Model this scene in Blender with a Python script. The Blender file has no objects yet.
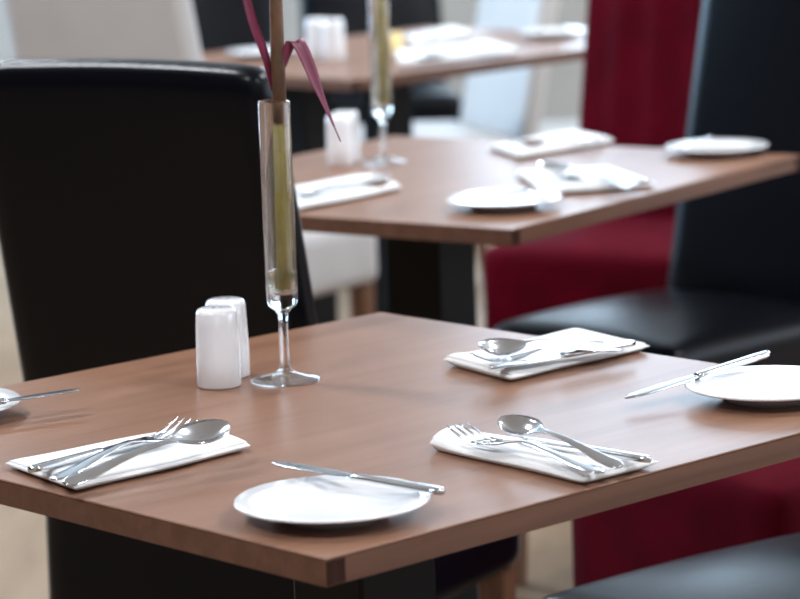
import bpy, bmesh, math, random
from mathutils import Vector, Matrix
random.seed(7)
scene = bpy.context.scene
col = scene.collection

# ---------------------------------------------------------------- camera
FPX, PITCH, ROLL, CAMZ, TZ = 2994.0, 0.1704, -0.0352, 1.367, 0.75
cp, sp, cr, sr = math.cos(PITCH), math.sin(PITCH), math.cos(ROLL), math.sin(ROLL)
FWD = Vector((0, cp, -sp)); UP0 = Vector((0, sp, cp)); RT0 = Vector((1, 0, 0))
RT = RT0*cr + UP0*sr; UP = UP0*cr - RT0*sr
CAM = Vector((0, 0, CAMZ))
cd = bpy.data.cameras.new('camera'); cam = bpy.data.objects.new('camera', cd); col.objects.link(cam)
cd.sensor_width = 36.0; cd.sensor_fit = 'HORIZONTAL'; cd.lens = FPX/800*36.0
M = Matrix((RT, UP, -FWD)).transposed().to_4x4(); M.translation = CAM
cam.matrix_world = M
cd.clip_start = 0.05
cd.dof.use_dof = True; cd.dof.focus_distance = 2.88; cd.dof.aperture_fstop = 6.6
scene.camera = cam
def tp(px, py, z=TZ):
    """photo pixel -> point on the horizontal plane z"""
    d = FWD*FPX + RT*(px-400) - UP*(py-299.5)
    return CAM + d*((z-CAMZ)/d.z)

# ---------------------------------------------------------------- light
vs = scene.view_settings
vs.view_transform = 'Standard'; vs.look = 'None'; vs.gamma = 1.0; vs.use_curve_mapping = False
vs.exposure = 0.1
w = bpy.data.worlds.new('daylight'); scene.world = w; w.use_nodes = True
bg = w.node_tree.nodes['Background']; bg.inputs[0].default_value = (0.72, 0.84, 1, 1); bg.inputs[1].default_value = 1.0
def area(name, loc, size, direction, power, color):
    l = bpy.data.lights.new(name, 'AREA'); l.shape = 'RECTANGLE'; l.size, l.size_y = size
    l.energy = power; l.color = color
    o = bpy.data.objects.new(name, l); col.objects.link(o); o.location = loc
    o.rotation_euler = Vector(direction).to_track_quat('-Z', 'Y').to_euler()
    return o
# daylight at unseen windows, invented for the light they give (built below)
RX0, RX1, RY0, RY1, RH = -4.0, 5.0, -3.0, 11.0, 3.1
area('window_daylight_back', (2.45, RY1-0.06, 2.0), (4.3, 1.7), (0, -1, 0), 175, (0.60, 0.80, 1.0))  # added key light standing for the cool light from back right
area('window_daylight_left', (RX0+0.06, 9.0, 1.75), (2.8, 1.7), (1, 0, 0), 230, (0.45, 0.72, 1.0))  # added for blue glints on the left edges of the seats
area('window_daylight_right', (RX1-0.06, 4.4, 1.85), (5.2, 1.9), (-1, 0, 0), 85, (0.80, 0.89, 1.0))  # added side light, its opening is out of view
area('window_daylight_front', (0.6, RY0+0.06, 1.9), (4.4, 1.6), (0, 1, 0), 8, (0.9, 0.95, 1.0))  # weak added fill from behind the camera

# ---------------------------------------------------------------- materials
def nodemat(name):
    m = bpy.data.materials.new(name); m.use_nodes = True
    return m, m.node_tree.nodes, m.node_tree.links, m.node_tree.nodes['Principled BSDF']
def plain(name, c, rough=.5, metal=0, bump=0, bscale=200, coat=0, spec=.5, sheen=0, vary=0, vscale=6):
    m, n, l, b = nodemat(name)
    b.inputs['Base Color'].default_value = (*c, 1); b.inputs['Roughness'].default_value = rough
    b.inputs['Metallic'].default_value = metal; b.inputs['Coat Weight'].default_value = coat
    b.inputs['Specular IOR Level'].default_value = spec; b.inputs['Sheen Weight'].default_value = sheen
    tc = n.new('ShaderNodeTexCoord')
    if bump:
        t = n.new('ShaderNodeTexNoise'); t.inputs['Scale'].default_value = bscale; t.inputs['Detail'].default_value = 3
        l.new(tc.outputs['Object'], t.inputs['Vector'])
        bp = n.new('ShaderNodeBump'); bp.inputs['Strength'].default_value = bump; bp.inputs['Distance'].default_value = .002
        l.new(t.outputs['Fac'], bp.inputs['Height']); l.new(bp.outputs['Normal'], b.inputs['Normal'])
    if vary:
        t = n.new('ShaderNodeTexNoise'); t.inputs['Scale'].default_value = vscale; t.inputs['Detail'].default_value = 4
        l.new(tc.outputs['Object'], t.inputs['Vector'])
        r = n.new('ShaderNodeValToRGB')
        r.color_ramp.elements[0].position = .3; r.color_ramp.elements[1].position = .7
        r.color_ramp.elements[0].color = (*[x*(1-vary) for x in c], 1); r.color_ramp.elements[1].color = (*[min(1, x*(1+vary)) for x in c], 1)
        l.new(t.outputs['Fac'], r.inputs['Fac']); l.new(r.outputs['Color'], b.inputs['Base Color'])
    return m
def wood(name, c1, c2, c3, rough=.3, scale=(1.2, 16, 16), coat=0, bump=.05, spec=.4):
    m, n, l, b = nodemat(name)
    tc = n.new('ShaderNodeTexCoord'); mp = n.new('ShaderNodeMapping'); mp.inputs['Scale'].default_value = scale
    t = n.new('ShaderNodeTexNoise'); t.inputs['Scale'].default_value = 2.2; t.inputs['Detail'].default_value = 7; t.inputs['Distortion'].default_value = .6
    t.inputs['Roughness'].default_value = .62
    r = n.new('ShaderNodeValToRGB'); e = r.color_ramp.elements
    e[0].position = .28; e[0].color = (*c1, 1); e[1].position = .72; e[1].color = (*c3, 1)
    k = e.new(.5); k.color = (*c2, 1)
    l.new(tc.outputs['Object'], mp.inputs['Vector']); l.new(mp.outputs['Vector'], t.inputs['Vector'])
    l.new(t.outputs['Fac'], r.inputs['Fac']); l.new(r.outputs['Color'], b.inputs['Base Color'])
    bp = n.new('ShaderNodeBump'); bp.inputs['Strength'].default_value = bump; bp.inputs['Distance'].default_value = .001
    l.new(t.outputs['Fac'], bp.inputs['Height']); l.new(bp.outputs['Normal'], b.inputs['Normal'])
    b.inputs['Roughness'].default_value = rough; b.inputs['Coat Weight'].default_value = coat
    b.inputs['Specular IOR Level'].default_value = spec
    return m
def glass(name, c=(1, 1, 1), ior=1.48, clear=.28):
    m, n, l, b = nodemat(name)
    b.inputs['Base Color'].default_value = (*c, 1); b.inputs['Roughness'].default_value = 0.0
    b.inputs['Transmission Weight'].default_value = 1; b.inputs['IOR'].default_value = ior
    tr = n.new('ShaderNodeBsdfTransparent'); mx = n.new('ShaderNodeMixShader'); mx.inputs[0].default_value = clear
    tr.inputs[0].default_value = (*c, 1)
    l.new(b.outputs[0], mx.inputs[1]); l.new(tr.outputs[0], mx.inputs[2]); l.new(mx.outputs[0], n['Material Output'].inputs['Surface'])
    return m
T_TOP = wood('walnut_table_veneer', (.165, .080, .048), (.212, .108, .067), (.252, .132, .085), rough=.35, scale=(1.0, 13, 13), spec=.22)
T_EDGE = wood('walnut_edge_lipping', (.080, .033, .020), (.112, .049, .030), (.140, .064, .040), rough=.45, scale=(1.0, 22, 22))  # lipping wood, its colour darkened to carry the side faces' shade
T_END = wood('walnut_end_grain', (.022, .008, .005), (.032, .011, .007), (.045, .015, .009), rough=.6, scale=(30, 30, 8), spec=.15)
BLACK_WOOD = plain('black_painted_pedestal', (.003, .003, .004), .55, bump=.1, bscale=60, spec=.2)
LEATHER = plain('black_leather', (.0015, .002, .004), .30, bump=.15, bscale=260, spec=.17)
CREAM = plain('cream_leatherette', (.47, .45, .44), .5, bump=.2, bscale=220, vary=.05)
RED = plain('crimson_velvet', (.072, .0003, .0065), .75, bump=.4, bscale=320, sheen=.0, spec=.06, vary=.25, vscale=9)
LEG = wood('brown_chair_leg', (.10, .045, .025), (.15, .07, .04), (.19, .09, .055), rough=.4, scale=(14, 14, 1.5))
CERAMIC = plain('white_glazed_ceramic', (.80, .80, .82), .16, coat=.6, vary=.015, vscale=20)
LINEN = plain('white_linen', (.80, .80, .80), .85, bump=.35, bscale=600, vary=.03, vscale=30)
STEEL = plain('polished_steel', (.62, .64, .67), .16, metal=1, vary=.05, vscale=40)
DSTEEL = plain('brushed_blade_steel', (.45, .47, .50), .22, metal=1, vary=.06, vscale=50)
GLASS = glass('clear_glass'); WATER = glass('vase_water', (.93, .97, .88), 1.33)
CANE = plain('yellow_green_cane', (.29, .24, .065), .45, bump=.3, bscale=90, vary=.22, vscale=25)
BARK = plain('brown_cane_stem', (.105, .048, .022), .6, bump=.5, bscale=120, vary=.3, vscale=30)
LEAF = plain('purple_leaf', (.17, .018, .055), .38, vary=.4, vscale=22, spec=.6)
WAX = plain('pale_yellow_wax', (.85, .66, .30), .5, vary=.05)
FLOOR_M = wood('pale_oak_floor', (.22, .145, .088), (.27, .185, .115), (.31, .215, .14), rough=.5, scale=(8, .9, 1), bump=.03)
WALL_M = plain('greige_wall_paint', (.40, .36, .32), .8, bump=.1, bscale=80, vary=.03)
DARK_WALL_M = plain('dark_mulberry_wall_paint', (.045, .022, .024), .8, bump=.1, bscale=80, vary=.05)  # unseen walls, made dark to dim reflections in the black leather
CEIL_M = plain('white_ceiling_paint', (.78, .77, .75), .9, vary=.02)
TRIM_M = plain('white_gloss_trim', (.75, .74, .72), .35, vary=.02)

# ---------------------------------------------------------------- mesh helpers
def mk(name, bm, mat, parent=None, smooth=True, loc=None):
    me = bpy.data.meshes.new(name); bmesh.ops.recalc_face_normals(bm, faces=bm.faces); bm.to_mesh(me); bm.free()
    if smooth:
        for p in me.polygons: p.use_smooth = True
    me.materials.append(mat)
    o = bpy.data.objects.new(name, me); col.objects.link(o); o.parent = parent
    if loc: o.location = loc
    return o
def empty(name, loc, rz=0):
    o = bpy.data.objects.new(name, None); col.objects.link(o); o.location = loc; o.rotation_euler = (0, 0, rz)
    o.empty_display_size = .1
    return o
def tag(o, label, cat, group=None):
    o['label'] = label; o['category'] = cat
    if group: o['group'] = group
    return o
def copy_tree(o, parent=None):
    c = o.copy(); col.objects.link(c); c.parent = parent
    for ch in list(o.children): copy_tree(ch, c)
    return c
def box(x0, x1, y0, y1, z0, z1, bev=0, seg=2):
    bm = bmesh.new(); bmesh.ops.create_cube(bm, size=1)
    for v in bm.verts:
        v.co = Vector(((x0+x1)/2+v.co.x*(x1-x0), (y0+y1)/2+v.co.y*(y1-y0), (z0+z1)/2+v.co.z*(z1-z0)))
    if bev: bmesh.ops.bevel(bm, geom=bm.edges[:], offset=bev, segments=seg, affect='EDGES', profile=.5)
    return bm
def cushion(hx, hy, hz, r, crown=0, cuts=14, fn=None):
    """rounded upholstery block centred on 0; crown bulges the +z face; fn warps each point"""
    bm = bmesh.new(); bmesh.ops.create_cube(bm, size=2)
    bmesh.ops.subdivide_edges(bm, edges=bm.edges[:], cuts=cuts, use_grid_fill=True)
    for v in bm.verts:
        u = Vector(v.co)
        # crowd the grid towards the edges so the corner radius is well described
        s = [math.copysign(1-(1-abs(t))**1.6, t) for t in u]
        p = Vector((s[0]*hx, s[1]*hy, s[2]*hz))
        q = Vector((max(-hx+r, min(hx-r, p.x)), max(-hy+r, min(hy-r, p.y)), max(-hz+r, min(hz-r, p.z))))
        d = p-q
        c = q + (d.normalized()*r if d.length > 1e-9 else d)
        if crown and c.z > 0:
            c.z += crown*(1-(c.x/hx)**2)*(1-(c.y/hy)**2)*(c.z/hz)
        v.co = Vector(fn(c)) if fn else c
    return bm
def lathe(profile, seg=40):
    """profile: (r, z) list; closed surface if it starts and ends on r=0"""
    bm = bmesh.new(); rings = []
    for r, z in profile:
        if r < 1e-6: rings.append([bm.verts.new((0, 0, z))])
        else: rings.append([bm.verts.new((r*math.cos(2*math.pi*i/seg), r*math.sin(2*math.pi*i/seg), z)) for i in range(seg)])
    for a, b in zip(rings, rings[1:]):
        for i in range(seg):
            j = (i+1) % seg
            if len(a) == 1 and len(b) == 1: continue
            if len(a) == 1: bm.faces.new((a[0], b[i], b[j]))
            elif len(b) == 1: bm.faces.new((a[i], a[j], b[0]))
            else: bm.faces.new((a[i], a[j], b[j], b[i]))
    return bm
def tube(pts, radii, seg=10):
    bm = bmesh.new(); rings = []
    pts = [Vector(p) for p in pts]
    for i, p in enumerate(pts):
        t = (pts[min(i+1, len(pts)-1)]-pts[max(i-1, 0)]).normalized()
        x = t.cross(Vector((0, 1, 0.01))).normalized(); y = t.cross(x)
        rings.append([bm.verts.new(p+(x*math.cos(2*math.pi*k/seg)+y*math.sin(2*math.pi*k/seg))*radii[i]) for k in range(seg)])
    for a, b in zip(rings, rings[1:]):
        for k in range(seg):
            bm.faces.new((a[k], a[(k+1) % seg], b[(k+1) % seg], b[k]))
    bm.faces.new(rings[0]); bm.faces.new(rings[-1])
    return bm
def ribbon(bm, pts, half, cup, thick, lat=None, nx=6):
    """closed leaf/cutlery blade: pts path, half widths, cup depth per point, thickness"""
    n = len(pts); top = []; bot = []
    pts = [Vector(p) for p in pts]
    for i, p in enumerate(pts):
        t = (pts[min(i+1, n-1)]-pts[max(i-1, 0)]).normalized()
        s = Vector(lat).normalized() if lat else t.cross(Vector((0, 0, 1))).normalized()
        nm = s.cross(t).normalized()
        if nm.z < 0: nm = -nm
        ra, rb = [], []
        for k in range(nx+1):
            u = -1+2*k/nx
            q = p+s*(u*half[i])-nm*(cup[i]*(1-u*u))
            e = thick*(1-.6*abs(u)**3)
            ra.append(bm.verts.new(q+nm*e/2)); rb.append(bm.verts.new(q-nm*e/2))
        top.append(ra); bot.append(rb)
    for i in range(n-1):
        for k in range(nx):
            bm.faces.new((top[i][k], top[i][k+1], top[i+1][k+1], top[i+1][k]))
            bm.faces.new((bot[i][k+1], bot[i][k], bot[i+1][k], bot[i+1][k+1]))
        bm.faces.new((top[i][0], top[i+1][0], bot[i+1][0], bot[i][0]))
        bm.faces.new((top[i+1][nx], top[i][nx], bot[i][nx], bot[i+1][nx]))
    for i in (0, n-1):
        for k in range(nx): bm.faces.new((top[i][k+1], top[i][k], bot[i][k], bot[i][k+1]) if i == 0 else (top[i][k], top[i][k+1], bot[i][k+1], bot[i][k]))
    return bm

# ---------------------------------------------------------------- the room
def struct(name, bm, mat, parent=None):
    o = mk(name, bm, mat, parent, smooth=False)
    if parent is None: o['kind'] = 'structure'
    return o
def merge(*bms):
    out = bmesh.new(); me = bpy.data.meshes.new('tmp')
    for b in bms:
        b.to_mesh(me); out.from_mesh(me); b.free()
    bpy.data.meshes.remove(me)
    return out
TH = .15
struct('floor', box(RX0-TH, RX1+TH, RY0-TH, RY1+TH, -.12, 0), FLOOR_M)
struct('ceiling', box(RX0-TH, RX1+TH, RY0-TH, RY1+TH, RH, RH+.12), CEIL_M)
def wall_with_hole(name, axis, c0, c1, lo, hi, h0, h1, z0, z1, mat=WALL_M):
    """wall slab (c0..c1 thick) running lo..hi with one window opening h0..h1, z0..z1"""
    def b(a0, a1, zz0, zz1):
        return box(a0, a1, c0, c1, zz0, zz1) if axis == 'x' else box(c0, c1, a0, a1, zz0, zz1)
    struct(name, merge(b(lo, hi, 0, z0), b(lo, hi, z1, RH), b(lo, h0, z0, z1), b(h1, hi, z0, z1)), mat)
wall_with_hole('wall_back', 'x', RY1, RY1+TH, RX0-TH, RX1+TH, .3, 4.6, 1.15, 2.85)
wall_with_hole('wall_front', 'x', RY0-TH, RY0, RX0-TH, RX1+TH, -1.6, 2.8, 1.1, 2.7, DARK_WALL_M)
wall_with_hole('wall_right', 'y', RX1, RX1+TH, RY0, RY1, 1.8, 7.0, .9, 2.8)
wall_with_hole('wall_left', 'y', RX0-TH, RX0, RY0, RY1, 7.6, 10.4, .9, 2.6, DARK_WALL_M)
def added_window(n, axis, c, h0, h1, z0, z1, k):  # unseen windows, added to frame the area lights
    e = empty('window_%d' % n, (0, 0, 0)); e['kind'] = 'structure'
    def b(a0, a1, zz0, zz1, t0, t1):
        return box(a0, a1, c+t0, c+t1, zz0, zz1) if axis == 'x' else box(c+t0, c+t1, a0, a1, zz0, zz1)
    struct('window_frame', merge(b(h0, h1, z0, z0+.06, -.03, .03), b(h0, h1, z1-.06, z1, -.03, .03), b(h0, h0+.06, z0+.06, z1-.06, -.03, .03), b(h1-.06, h1, z0+.06, z1-.06, -.03, .03)), TRIM_M, e)
    step = (h1-h0-.12)/k
    for i in range(k):
        a = h0+.06+i*step
        struct('pane', b(a+.02, a+step-.02, z0+.06, z1-.06, -.004, .004), GLASS, e)
        if i: struct('mullion', b(a-.02, a+.02, z0+.06, z1-.06, -.025, .025), TRIM_M, e)
added_window(1, 'x', RY1+.08, .3, 4.6, 1.15, 2.85, 4)
added_window(2, 'y', RX1+.08, 1.8, 7.0, .9, 2.8, 4)
added_window(4, 'y', RX0-.08, 7.6, 10.4, .9, 2.6, 3)
added_window(3, 'x', RY0-.08, -1.6, 2.8, 1.1, 2.7, 3)
struct('baseboard_back', box(RX0, RX1, RY1-.02, RY1, 0, .12, .004), TRIM_M)
struct('baseboard_left', box(RX0, RX0+.02, RY0, RY1-.02, 0, .12, .004), TRIM_M)
struct('baseboard_right', box(RX1-.02, RX1, RY0, RY1-.02, 0, .12, .004), TRIM_M)

GLOW = bpy.data.materials.new('lamp_diffuser'); GLOW.use_nodes = True
_b = GLOW.node_tree.nodes['Principled BSDF']; _b.inputs['Emission Color'].default_value = (1, .97, .93, 1); _b.inputs['Emission Strength'].default_value = 3
for i, (x, y) in enumerate([(x, y) for y in (1.2, 4.2, 7.2) for x in (-1.6, 2.0)]):  # unseen ceiling lights, added for soft light from above
    e = empty('ceiling_light', (x, y, RH)); tag(e, 'round white ceiling light above the dining tables', 'ceiling light', 'round ceiling lights')
    mk('housing', lathe([(0, 0), (.30, 0), (.30, -.05), (.27, -.055), (.27, -.02), (0, -.02)], 32), TRIM_M, e)
    mk('diffuser', lathe([(0, -.022), (.266, -.022), (.266, -.045), (0, -.052)], 32), GLOW, e)
    l = bpy.data.lights.new('lamp', 'AREA'); l.shape = 'DISK'; l.size = .5; l.energy = 72; l.color = (.89, .94, 1)
    lo = bpy.data.objects.new('lamp', l); col.objects.link(lo); lo.parent = e; lo.location = (0, 0, -.06)

# ---------------------------------------------------------------- tables
THK = .024
def make_table(cx, cy, yaw, sb, sa, posts, label, ph=.052):
    """local x = b direction (right and away), local y = a direction (left and away)"""
    t = empty('dining_table', (cx, cy, 0), yaw); tag(t, label, 'table', 'square restaurant tables')
    hb, ha, L = sb/2, sa/2, .021
    V = TZ-.0022           # the veneered top sheet covers the lippings
    mk('tabletop', merge(box(-hb, hb, -ha, ha, V, TZ, .0008, 1), box(-hb+L, hb-L, -ha+L, ha-L, TZ-THK, V)), T_TOP, t, smooth=False)
    for s in (-1, 1):       # through-running lippings show their end grain on the side edges
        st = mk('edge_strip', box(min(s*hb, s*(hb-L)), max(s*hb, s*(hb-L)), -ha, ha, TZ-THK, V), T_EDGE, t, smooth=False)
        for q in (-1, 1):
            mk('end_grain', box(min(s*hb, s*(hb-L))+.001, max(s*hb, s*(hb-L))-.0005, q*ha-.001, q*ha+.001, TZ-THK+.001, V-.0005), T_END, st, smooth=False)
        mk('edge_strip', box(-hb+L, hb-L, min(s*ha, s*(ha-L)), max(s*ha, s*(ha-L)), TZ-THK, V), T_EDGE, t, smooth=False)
    for px_ in posts:
        mk('pedestal', box(px_-ph, px_+ph, -ph, ph, .02, TZ-THK-.012, .004), BLACK_WOOD, t, smooth=False)
        mk('mounting_plate', box(px_-.2, px_+.2, -.2, .2, TZ-THK-.012, TZ-THK), BLACK_WOOD, t, smooth=False)
        mk('base_plate', box(px_-.21, px_+.21, -.21, .21, 0, .02, .006), BLACK_WOOD, t, smooth=False)
    return t
T1 = make_table(-.0457, 2.9305, .7465, .81, .81, [0], 'walnut dining table whose vase holds a drooping purple leaf, with three side plates')
T2 = make_table(.0618+.03*math.cos(.9551), 4.6946+.03*math.sin(.9551), .9551, .87, .81, [-.05], 'square walnut dining table standing before the crimson chair with two side plates')
F3 = tp(352, 80); y3 = .80
b3 = Vector((math.cos(y3), math.sin(y3), 0)); a3 = Vector((-math.sin(y3), math.cos(y3), 0))
c3 = F3+b3*.55+a3*.405
T3 = make_table(c3.x, c3.y, y3, 1.1, .81, [-.30, -.03], 'longer walnut dining table with two posts carrying the pale yellow candle', .042)

# ---------------------------------------------------------------- chairs
def make_chair(fabric, label, W=.43, D=.46, sb=.30, top=1.048, rec=.20, channels=0, skirt=None, leg=LEG):
    """origin on the floor under the seat centre, front = -y, backrest at +y"""
    c = empty('dining_chair', (0, 0, 0)); tag(c, label, 'chair', 'upholstered high back dining chairs')
    hx, hy = W/2, D/2
    zt = .47; hz = (zt-.012-sb)/2
    mk('seat', cushion(hx, hy, hz, .028, .024, fn=lambda p: (p.x, p.y, p.z+sb+hz)), fabric, c)
    bz0, th = sb-.005, .062
    hzb = (top-bz0)/2
    def warp(p):
        z = p.z+hzb
        k = z/(2*hzb)
        y = p.y + hy+th/2+.002 + rec*max(0, z-.16) - .012*math.cos(p.x/hx*1.5)*k
        if channels and p.y < 0: y += -.013*(1-abs(math.cos(p.x/hx*math.pi*channels/2))**.7)
        return (p.x*(1+.06*(1-k)), y, bz0+z+.006*(1-(p.x/hx)**2)*k)
    mk('backrest', cushion(hx, th/2, hzb, .028, 0, cuts=36 if channels else 16, fn=warp), fabric, c)
    if skirt:
        mk('skirt', cushion(hx-.004, hy-.004, (sb-skirt)/2+.01, .01, 0, cuts=8, fn=lambda p: (p.x, p.y, p.z+(sb+skirt)/2)), fabric, c)
    for sx in (-1, 1):
        for sy in (-1, 1):
            y0 = sy*(hy-.03) + (.04 if sy > 0 else 0); x0 = sx*(hx-.034)
            z1 = skirt or sb+.006
            bm = bmesh.new(); bmesh.ops.create_cube(bm, size=1)
            for v in bm.verts:
                up = v.co.z > 0
                h = .021 if up else .014
                oy = 0 if up else (.05 if sy > 0 else -.004)
                v.co = Vector((x0+math.copysign(h, v.co.x), y0+oy+math.copysign(h, v.co.y), z1 if up else 0))
            bmesh.ops.bevel(bm, geom=bm.edges[:], offset=.003, segments=1, affect='EDGES')
            mk('leg', bm, leg, c, smooth=False)
    return c
def place(c, front_left, u, W=.43, D=.46):
    """front_left: viewer-side corner of the seat front; u: horizontal direction from front to backrest"""
    u = Vector((u[0], u[1], 0)).normalized(); wv = Vector((u.y, -u.x, 0))
    p = Vector((front_left[0], front_left[1], 0))+wv*(W/2)+u*(D/2)
    c.location = (p.x, p.y, 0); c.rotation_euler = (0, 0, math.atan2(u.y, u.x)-math.pi/2)
    return c
black = make_chair(LEATHER, 'black leather high back chair with its back against the table bearing the twin white shakers')
# this one turns its back to the camera: u points towards the viewer
def place_back(c, right_end, g, W=.43, D=.46):
    """right_end: viewer-right end of the backrest's rear foot; g: facing direction"""
    g = Vector((g[0], g[1], 0)).normalized(); wl = Vector((-g.y, g.x, 0))
    p = Vector((right_end[0], right_end[1], 0))+wl*(W/2)+g*(.064+D/2)
    c.location = (p.x, p.y, 0); c.rotation_euler = (0, 0, math.atan2(-g.y, -g.x)-math.pi/2)
    return c
place_back(black, (-.098, 3.55), (.50, .866))
def black_copy(label):
    c = copy_tree(black); c['label'] = label; return c
place(black_copy('black leather chair whose tall backrest rises behind the side plate, beside the crimson chair'), (.142, 5.02), (.73, .683))
place(black_copy('black leather chair with pale glints on its seat pulled up to the purple leaf table'), (.125, 3.285), (.80, .60))
place(black_copy('black leather chair between the cream chair back and the candle table shakers'), (-.74, 8.0), (-.02, 1))
place(black_copy('black leather chair facing the candle table from beyond the yellow candle'), (-.22, 8.80), (-.1, 1))
place(black_copy('black leather chair almost wholly hidden by the cream chair back'), (-1.33, 7.0), (-.80, .60))
cream = make_chair(CREAM, 'cream upholstered chair with brown legs, its back turned to the black leather chair', W=.475, D=.47, sb=.315)
place_back(cream, (-.355, 5.90), (.60, .80), W=.475, D=.47)
cream2 = copy_tree(cream); cream2['label'] = 'cream upholstered chair seen edge on beyond the candle table'
place(cream2, (-.27, 8.02), (.95, .30), W=.475, D=.47)
red = make_chair(RED, 'crimson velvet chair behind the seat of the glossy black chair, under the purple leaf table', sb=.16, channels=5)
place(red, (.219, 4.10), (.80, .60))
red2 = copy_tree(red); red2['label'] = 'crimson velvet high back chair standing beside the tall black backrest'
place(red2, (.158, 5.86), (.45, .893))

# ---------------------------------------------------------------- tableware
PR = .085
plate_prof = [(0, .004), (.030, .004), (.034, .0), (.046, .0), (.050, .0045), (.064, .0085), (PR-.002, .0138), (PR, .0152), (PR-.0015, .0168), (.066, .0128), (.055, .0092), (.048, .0080), (0, .0080)]
plate0 = None
def plate(p, label, z=TZ):
    global plate0
    if plate0 is None: o = plate0 = mk('side_plate', lathe(plate_prof, 64), CERAMIC)
    else: o = plate0.copy(); col.objects.link(o)
    o.location = (p.x, p.y, z); return tag(o, label, 'plate', 'white side plates')
def aim(o, a, b, tilt=0):
    """o is modelled along +x from 0; put its origin at a, pointing at b"""
    d = b-a; x = d.normalized(); y = Vector((0, 0, 1)).cross(x).normalized(); zz = x.cross(y)
    m = Matrix((x, y, zz)).transposed().to_4x4(); m.translation = a
    if tilt: m = m @ Matrix.Rotation(tilt*(-1 if x.x < 0 else 1)*-1, 4, 'X')
    o.matrix_world = m
def fork_mesh(L):
    bm = bmesh.new(); k = L/.19
    xs = [0, .004, .012, .03, .06, .09, .105, .118, .128, .138, .146]
    hw = [.003, .0065, .0085, .0078, .0055, .0038, .0036, .0050, .0095, .0118, .0122]
    zs = [.0025, .0025, .003, .004, .008, .011, .011, .0085, .0060, .0045, .004]
    ribbon(bm, [(x*k, 0, z) for x, z in zip(xs, zs)], [h*k for h in hw], [0]*7+[.0003, .001, .0014, .0015], .0022, lat=(0, 1, 0))
    for i in range(4):
        y = (-.0105+.007*i)*k
        ribbon(bm, [(.1455*k, y, .0035), (.158*k, y*.98, .0036), (.172*k, y*.97, .0058), (.184*k, y*.96, .010), (.190*k, y*.96, .0125)],
               [.0024, .0020, .0018, .0014, .0007], [0]*5, .002, lat=(0, 1, 0), nx=2)
    return bm
def spoon_mesh(L):
    bm = bmesh.new(); k = L/.19
    xs = [0, .004, .012, .03, .06, .09, .112, .124, .130, .138, .148, .158, .168, .178, .185, .189, .190]
    hw = [.003, .0065, .0088, .008, .0055, .0038, .0034, .0045, .0085, .0140, .0182, .0198, .0192, .0160, .0112, .0058, .002]
    zs = [.0025, .0025, .003, .004, .009, .0125, .0130, .0125, .0122, .0120, .0118, .0116, .0116, .0120, .0126, .0132, .0134]
    cu = [0]*7+[.0004, .0020, .0050, .0078, .0088, .0082, .0056, .0026, .0008, 0]
    ribbon(bm, [(x*k, 0, z) for x, z in zip(xs, zs)], [h*k for h in hw], cu, .0018, lat=(0, 1, 0), nx=10)
    return bm
def knife_parts(L):
    k = L/.2
    hb = bmesh.new()
    ribbon(hb, [(x*k, 0, .004) for x in (0, .003, .012, .05, .085, .098, .102)], [v*k for v in (.003, .0066, .0082, .0072, .0058, .0062, .0050)], [0]*7, .0062, lat=(0, 1, 0), nx=8)
    bb = bmesh.new()
    ribbon(bb, [(x*k, 0, .0042) for x in (.100, .106, .12, .15, .175, .19, .197, .2)], [v*k for v in (.0046, .0062, .0086, .0092, .0090, .0072, .0042, .0010)], [0]*8, .0018, lat=(0, 1, 0), nx=6)
    return hb, bb
def cutlery(kind, a, b, label, group, tilt=0):
    L = (b-a).length
    if kind == 'fork': o = mk('fork', fork_mesh(L), STEEL)
    elif kind == 'spoon': o = mk('spoon', spoon_mesh(L), STEEL)
    else:
        o = empty('table_knife' if kind == 'knife' else 'butter_knife', a)
        h, bl = knife_parts(L)
        mk('handle', h, STEEL, o); mk('blade', bl, DSTEEL, o)
    aim(o, a, b, tilt)
    return tag(o, label, kind if kind in ('fork', 'spoon') else 'knife', group)
def napkin(quad, label, puff=.0, h=.0125):
    """folded linen napkin; quad = rear and front corner of one end, front and rear corner of the other"""
    A, B, C, D = [tp(*q) for q in quad]
    ctr = (A+B+C+D)/4; nx_, ny_ = 34, 20
    bm = bmesh.new(); ph = len(label)*1.7
    wid = ((B-A).length+(C-D).length)/2; Ln = ((D-A).length+(C-B).length)/2
    def ht(u, v):
        e = h*(.90+.10*math.sin(7*u+ph)*math.cos(4*v))
        return e + puff*math.exp(-(u/.10)**2)*(1-.5*abs(2*v-1)**2)
    def sheet(z0, z1, iu, iv):
        """one folded layer with rounded edges"""
        sec = []
        for i in range(nx_+1):
            uu = i/nx_; u = iu/Ln+uu*(1-2*iu/Ln); row = []
            for j in list(range(ny_+1))+list(range(ny_, -1, -1)):
                top = len(row) <= ny_
                vv = j/ny_; v = iv/wid+vv*(1-2*iv/wid)+.010*math.sin(8*uu+ph)
                p = (A*(1-u)+D*u)*(1-v)+(B*(1-u)+C*u)*v-ctr
                edge = math.sqrt(max(0, 1-abs(2*vv-1)**9))*math.sqrt(max(0, 1-.98*abs(2*uu-1)**30))
                mid = (z0+z1)/2
                row.append(bm.verts.new((p.x, p.y, (mid+((z1 if top else z0)-mid)*(edge*.92+.08))*ht(u, v))))
            sec.append(row)
        n = len(sec[0])
        for p, q in zip(sec, sec[1:]):
            for k in range(n): bm.faces.new((p[k], p[(k+1) % n], q[(k+1) % n], q[k]))
        bm.faces.new(sec[0]); bm.faces.new(sec[-1])
    sheet(0, .92, 0, 0); sheet(.45, 1.0, .0025, .0035)
    o = mk('folded_napkin', bm, LINEN)
    o.location = (ctr.x, ctr.y, TZ+.0004)
    return tag(o, label, 'napkin', 'folded white napkins')
NZ = TZ+.0138
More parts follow.
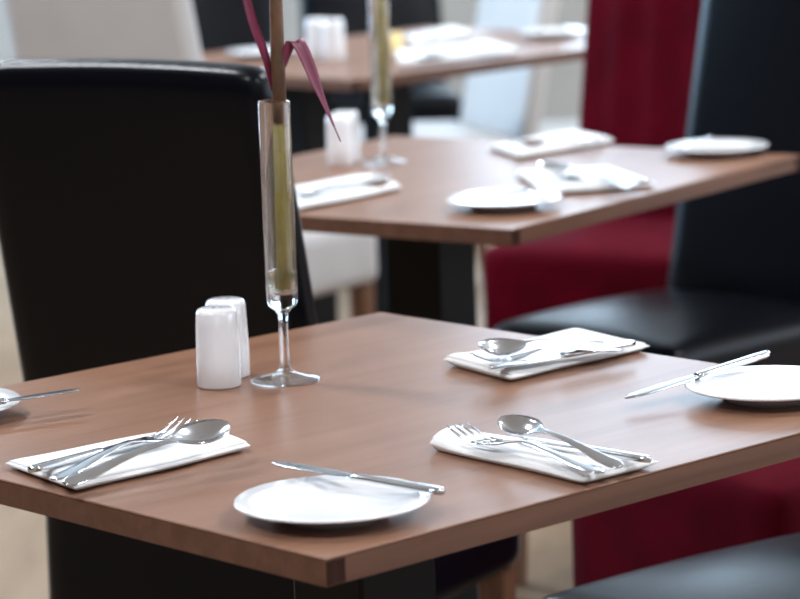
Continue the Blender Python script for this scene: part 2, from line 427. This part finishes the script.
def setting(name, quad, forks, knife, spoon, puff=0, lift=.012, tilt=0):
    """napkin n0->n1 plus fork, knife and spoon given as (handle end, head end) pixels"""
    napkin(quad, 'folded white linen napkin '+name, puff)
    g = 'cutlery laid on the napkins'
    for kind, e, z0, z1 in (('knife', knife, NZ-.001, NZ-.0005), ('fork', forks, NZ, NZ+.001), ('spoon', spoon, NZ+.001, NZ+lift)):
        a = tp(e[0], e[1], z0); b = tp(e[2], e[3], z1)
        a.z = z0; b.z = z1
        cutlery(kind, a, b, {'knife': 'steel table knife', 'fork': 'steel dinner fork', 'spoon': 'steel dessert spoon'}[kind]+' on the napkin '+name, g, tilt if kind == 'spoon' else 0)

# table with the vase
plate(tp(333, 516), 'white side plate beside the bare front corner of the purple leaf table')
plate(tp(770, 398), 'white side plate with propped knife, before the black leather seat')
plate(tp(-62, 418), 'white side plate beside the black chair back, knife tip towards the shakers')
zr = TZ+.0175
def bknife(h, t, z0, z1, label):
    a = tp(h[0], h[1], z0); b = tp(t[0], t[1], z1)
    return cutlery('butter', a, b, label, 'butter knives on the side plates')
bknife((443, 496), (272, 467), zr-.001, zr+.004, 'steel butter knife lying across the plate near the table corner')
bknife((769, 357), (626, 402), zr+.004, zr-.010, 'steel butter knife propped on the plate rim, tip over the wood, by the folded napkin')
bknife((-75, 417), (80, 393.5), zr, zr+.002, 'steel butter knife pointing at the white shakers from the cut off plate')
setting('below the twin white shakers', [(6, 469), (76, 495), (251, 452), (205, 433)], (54, 482, 188, 431), (30, 474, 166, 438), (64, 486, 226, 435), lift=.015, tilt=-.3)
setting('with one puffed up end', [(453, 439), (430, 451), (583, 487), (660, 468)], (602, 475, 457, 437), (650, 464, 522, 442), (622, 469, 504, 430), puff=.008, lift=.013, tilt=-.25)
setting('of the purple leaf table nearest the middle table', [(443, 366), (510, 384), (650, 351), (575, 336)], (622, 352, 473, 366), (634, 346, 492, 372), (606, 344, 478, 358), puff=.004, lift=.010, tilt=-.3)

sh_prof = [(0, 0), (.0215, 0), (.0235, .002), (.0232, .03), (.0222, .065), (.0215, .078), (.0196, .0825), (.016, .0838), (0, .0840)]
shaker0 = None
def shaker(p, label, rz=0, s=1):
    global shaker0
    if shaker0 is None:
        shaker0 = o = mk('salt_shaker', lathe(sh_prof, 40), CERAMIC)
        for k in range(3):
            a = 2.1*k
            mk('pour_hole', lathe([(0, .0838), (.0011, .0838), (.0011, .0843), (0, .0843)], 8), BLACK_WOOD, o, loc=(.005*math.cos(a), .005*math.sin(a), 0))
    else: o = copy_tree(shaker0)
    o.location = (p.x, p.y, TZ); o.scale = (s, s, s); o.rotation_euler = (0, 0, rz)
    return tag(o, label, 'shaker', 'white ceramic shakers')
shaker(tp(219.5, 386), 'white ceramic shaker standing in front of its twin beside the clear bud vase')
shaker(tp(228.5, 376), 'white ceramic shaker half hidden behind its twin beside the clear bud vase', .8)

R_ = .0168
vase_prof = [(0, .0050), (.010, .0040), (.024, .0018), (.034, .0004), (.0365, .0004), (.0368, .0016), (.0360, .0024), (.024, .0046), (.012, .0082), (.0062, .013), (.0052, .022), (.0050, .060), (.0058, .072), (.0095, .0765),
             (.0150, .081), (R_, .088), (R_, .2955), (R_-.0008, .297), (R_-.0018, .296), (R_-.0020, .108), (R_-.0035, .098), (.0090, .0935), (0, .0925)]
water_prof = [(0, .0928), (.0089, .0938), (R_-.0036, .0985), (R_-.00195, .1085), (R_-.00195, .118), (0, .118)]
def bud_vase(p, label):
    v = empty('bud_vase', (p.x, p.y, TZ)); tag(v, label, 'vase', 'tall stemmed glass bud vases')
    mk('glass_body', lathe(vase_prof, 56), GLASS, v); mk('water', lathe(water_prof, 48), WATER, v)
    return v
def leaf(parent, pts, wmax, nm='leaf'):
    n = 14; P = [Vector(p) for p in pts]; out = []
    for i in range(n+1):       # Catmull-Rom through the given points
        s = i/n*(len(P)-1); k = min(int(s), len(P)-2); f = s-k
        p0, p1, p2, p3 = P[max(k-1, 0)], P[k], P[k+1], P[min(k+2, len(P)-1)]
        out.append(.5*((2*p1)+(p2-p0)*f+(2*p0-5*p1+4*p2-p3)*f*f+(3*p1-p0-3*p2+p3)*f**3))
    half = [max(.0006, wmax*(math.sin(math.pi*min(1, (i/n)*.86+.10))**.8)*(1 if i/n < .7 else (1-i/n)/.3*.97+.03)) for i in range(n+1)]
    bm = bmesh.new(); ribbon(bm, out, half, [h*.35 for h in half], .0008, lat=(.8, .55, .1), nx=4)
    return mk(nm, bm, LEAF, parent)
def plant(p, label, seed=0):
    r = random.Random(seed)
    e = empty('cordyline_stem', (p.x, p.y, TZ+.0945)); tag(e, label, 'plant', 'purple leaved stems in the bud vases')
    mk('cane', tube([(.0030, 0, .004), (.0040, 0, .06), (.0050, 0, .12), (.0056, 0, .176)], [.0084, .0084, .0080, .0078], 14), CANE, e)
    for z, x in ((.045, .0037), (.098, .0046), (.150, .0053)):
        mk('node_ring', lathe([(.0080, z-.002), (.0088, z), (.0079, z+.002)], 14), CANE, e, loc=(x, 0, 0))
    mk('stem', tube([(.0056, 0, .172), (.0060, 0, .24), (.0065, .001, .30), (.007, .002, .37), (.009, .002, .43)], [.0074, .0074, .0070, .0060, .0034], 12), BARK, e)
    return e
vp = tp(285.5, 380.5)
bud_vase(vp, 'clear stemmed glass bud vase with a cane, beside the twin white shakers')
pl = plant(vp, 'yellow green cane with drooping purple leaf in the vase by the twin shakers', 1)
leaf(pl, [(0, 0, .212), (-.007, 0, .25), (-.018, -.002, .285), (-.030, -.004, .335), (-.05, -.01, .38)], .0055)
leaf(pl, [(.009, 0, .232), (.016, 0, .252), (.024, -.001, .266), (.034, -.002, .250), (.050, -.004, .205), (.068, -.006, .158)], .0085)
leaf(pl, [(.002, .002, .40), (.03, .01, .45), (.07, .02, .46), (.11, .03, .42)], .008)
leaf(pl, [(0, .002, .41), (-.02, .02, .47), (-.05, .05, .50), (-.10, .08, .49)], .008)
leaf(pl, [(.002, 0, .42), (.005, -.03, .49), (.01, -.06, .52)], .008)

# middle table
plate(tp(504, 208), 'white side plate at the corner of the middle table, in front of its napkins')
plate(tp(717, 154.5), 'white side plate under the tall black backrest beside the crimson chair')
bknife((540, 193), (470, 197), zr, zr, 'steel butter knife on the plate at the corner of the middle table')
bknife((712, 139), (680, 152), zr+.004, zr-.004, 'steel butter knife on the plate under the tall black backrest')
setting('beside the bud vase of the middle table', [(284, 193), (296, 213), (402, 191), (375, 178)], (300, 199, 385, 180), (296, 194, 372, 184), (312, 201, 394, 186), lift=.02)
setting('between the two plates of the middle table', [(515, 176), (545, 197), (657, 188), (610, 172)], (640, 186, 548, 176), (648, 184, 560, 180), (630, 190, 540, 170), lift=.016)
setting('beside the crimson chair', [(488, 150), (520, 160), (615, 144), (575, 134)], (600, 141, 512, 148), (604, 139, 520, 146), (596, 144, 520, 148), lift=.012)
shaker(tp(341, 165), 'white ceramic shaker nearer the cutlery on the middle table')
shaker(tp(347, 161), 'white ceramic shaker tucked behind its partner on the middle table')
v2 = tp(384, 163)
bud_vase(v2, 'clear stemmed glass bud vase on the middle table')
pl2 = plant(v2, 'pale cane standing in the bud vase on the middle table', 2)
leaf(pl2, [(-.002, 0, .32), (-.006, 0, .38), (-.012, 0, .44), (-.03, 0, .50)], .006)
leaf(pl2, [(.002, .002, .40), (.03, .01, .45), (.07, .02, .46), (.11, .03, .42)], .008)

# candle table
plate(tp(553, 37), 'white side plate on the candle table, half behind the crimson chair')
plate(tp(262, 57), 'white side plate on the candle table near the cream chair back')
napkin([(395, 54), (400, 67), (522, 54), (490, 44)], 'folded white linen napkin nearest the edge of the candle table')
napkin([(405, 38), (415, 47), (475, 37), (455, 29)], 'folded white linen napkin behind the yellow candle')
for i, (e, kind) in enumerate((((505, 50, 425, 56), 'fork'), ((500, 54, 415, 62), 'spoon'))):
    a = tp(e[0], e[1], NZ); b = tp(e[2], e[3], NZ+.01)
    cutlery(kind, a, b, 'steel %s on the nearest napkin of the candle table' % ('dinner fork' if i == 0 else 'dessert spoon'), 'cutlery laid on the napkins')
a = tp(465, 34, NZ); b = tp(418, 40, NZ+.006); cutlery('fork', a, b, 'steel dinner fork on the napkin behind the yellow candle', 'cutlery laid on the napkins')
shaker(tp(318, 60), 'white ceramic shaker on the candle table, facing the cream chair back', 0, 1.15)
shaker(tp(334, 61), 'white ceramic shaker on the candle table, on the side of the yellow candle', 0, 1.15)
cp_ = tp(396, 53)
cn = empty('pillar_candle', (cp_.x, cp_.y, TZ)); tag(cn, 'small pale yellow pillar candle between the napkins of the far table', 'candle')
mk('wax_body', lathe([(0, 0), (.015, 0), (.0165, .0015), (.0165, .045), (.015, .047), (.008, .0455), (0, .045)], 28), WAX, cn)
mk('wick', tube([(0, 0, .044), (.0004, 0, .050), (.0012, 0, .055)], [.0008, .0008, .0006], 6), BLACK_WOOD, cn)
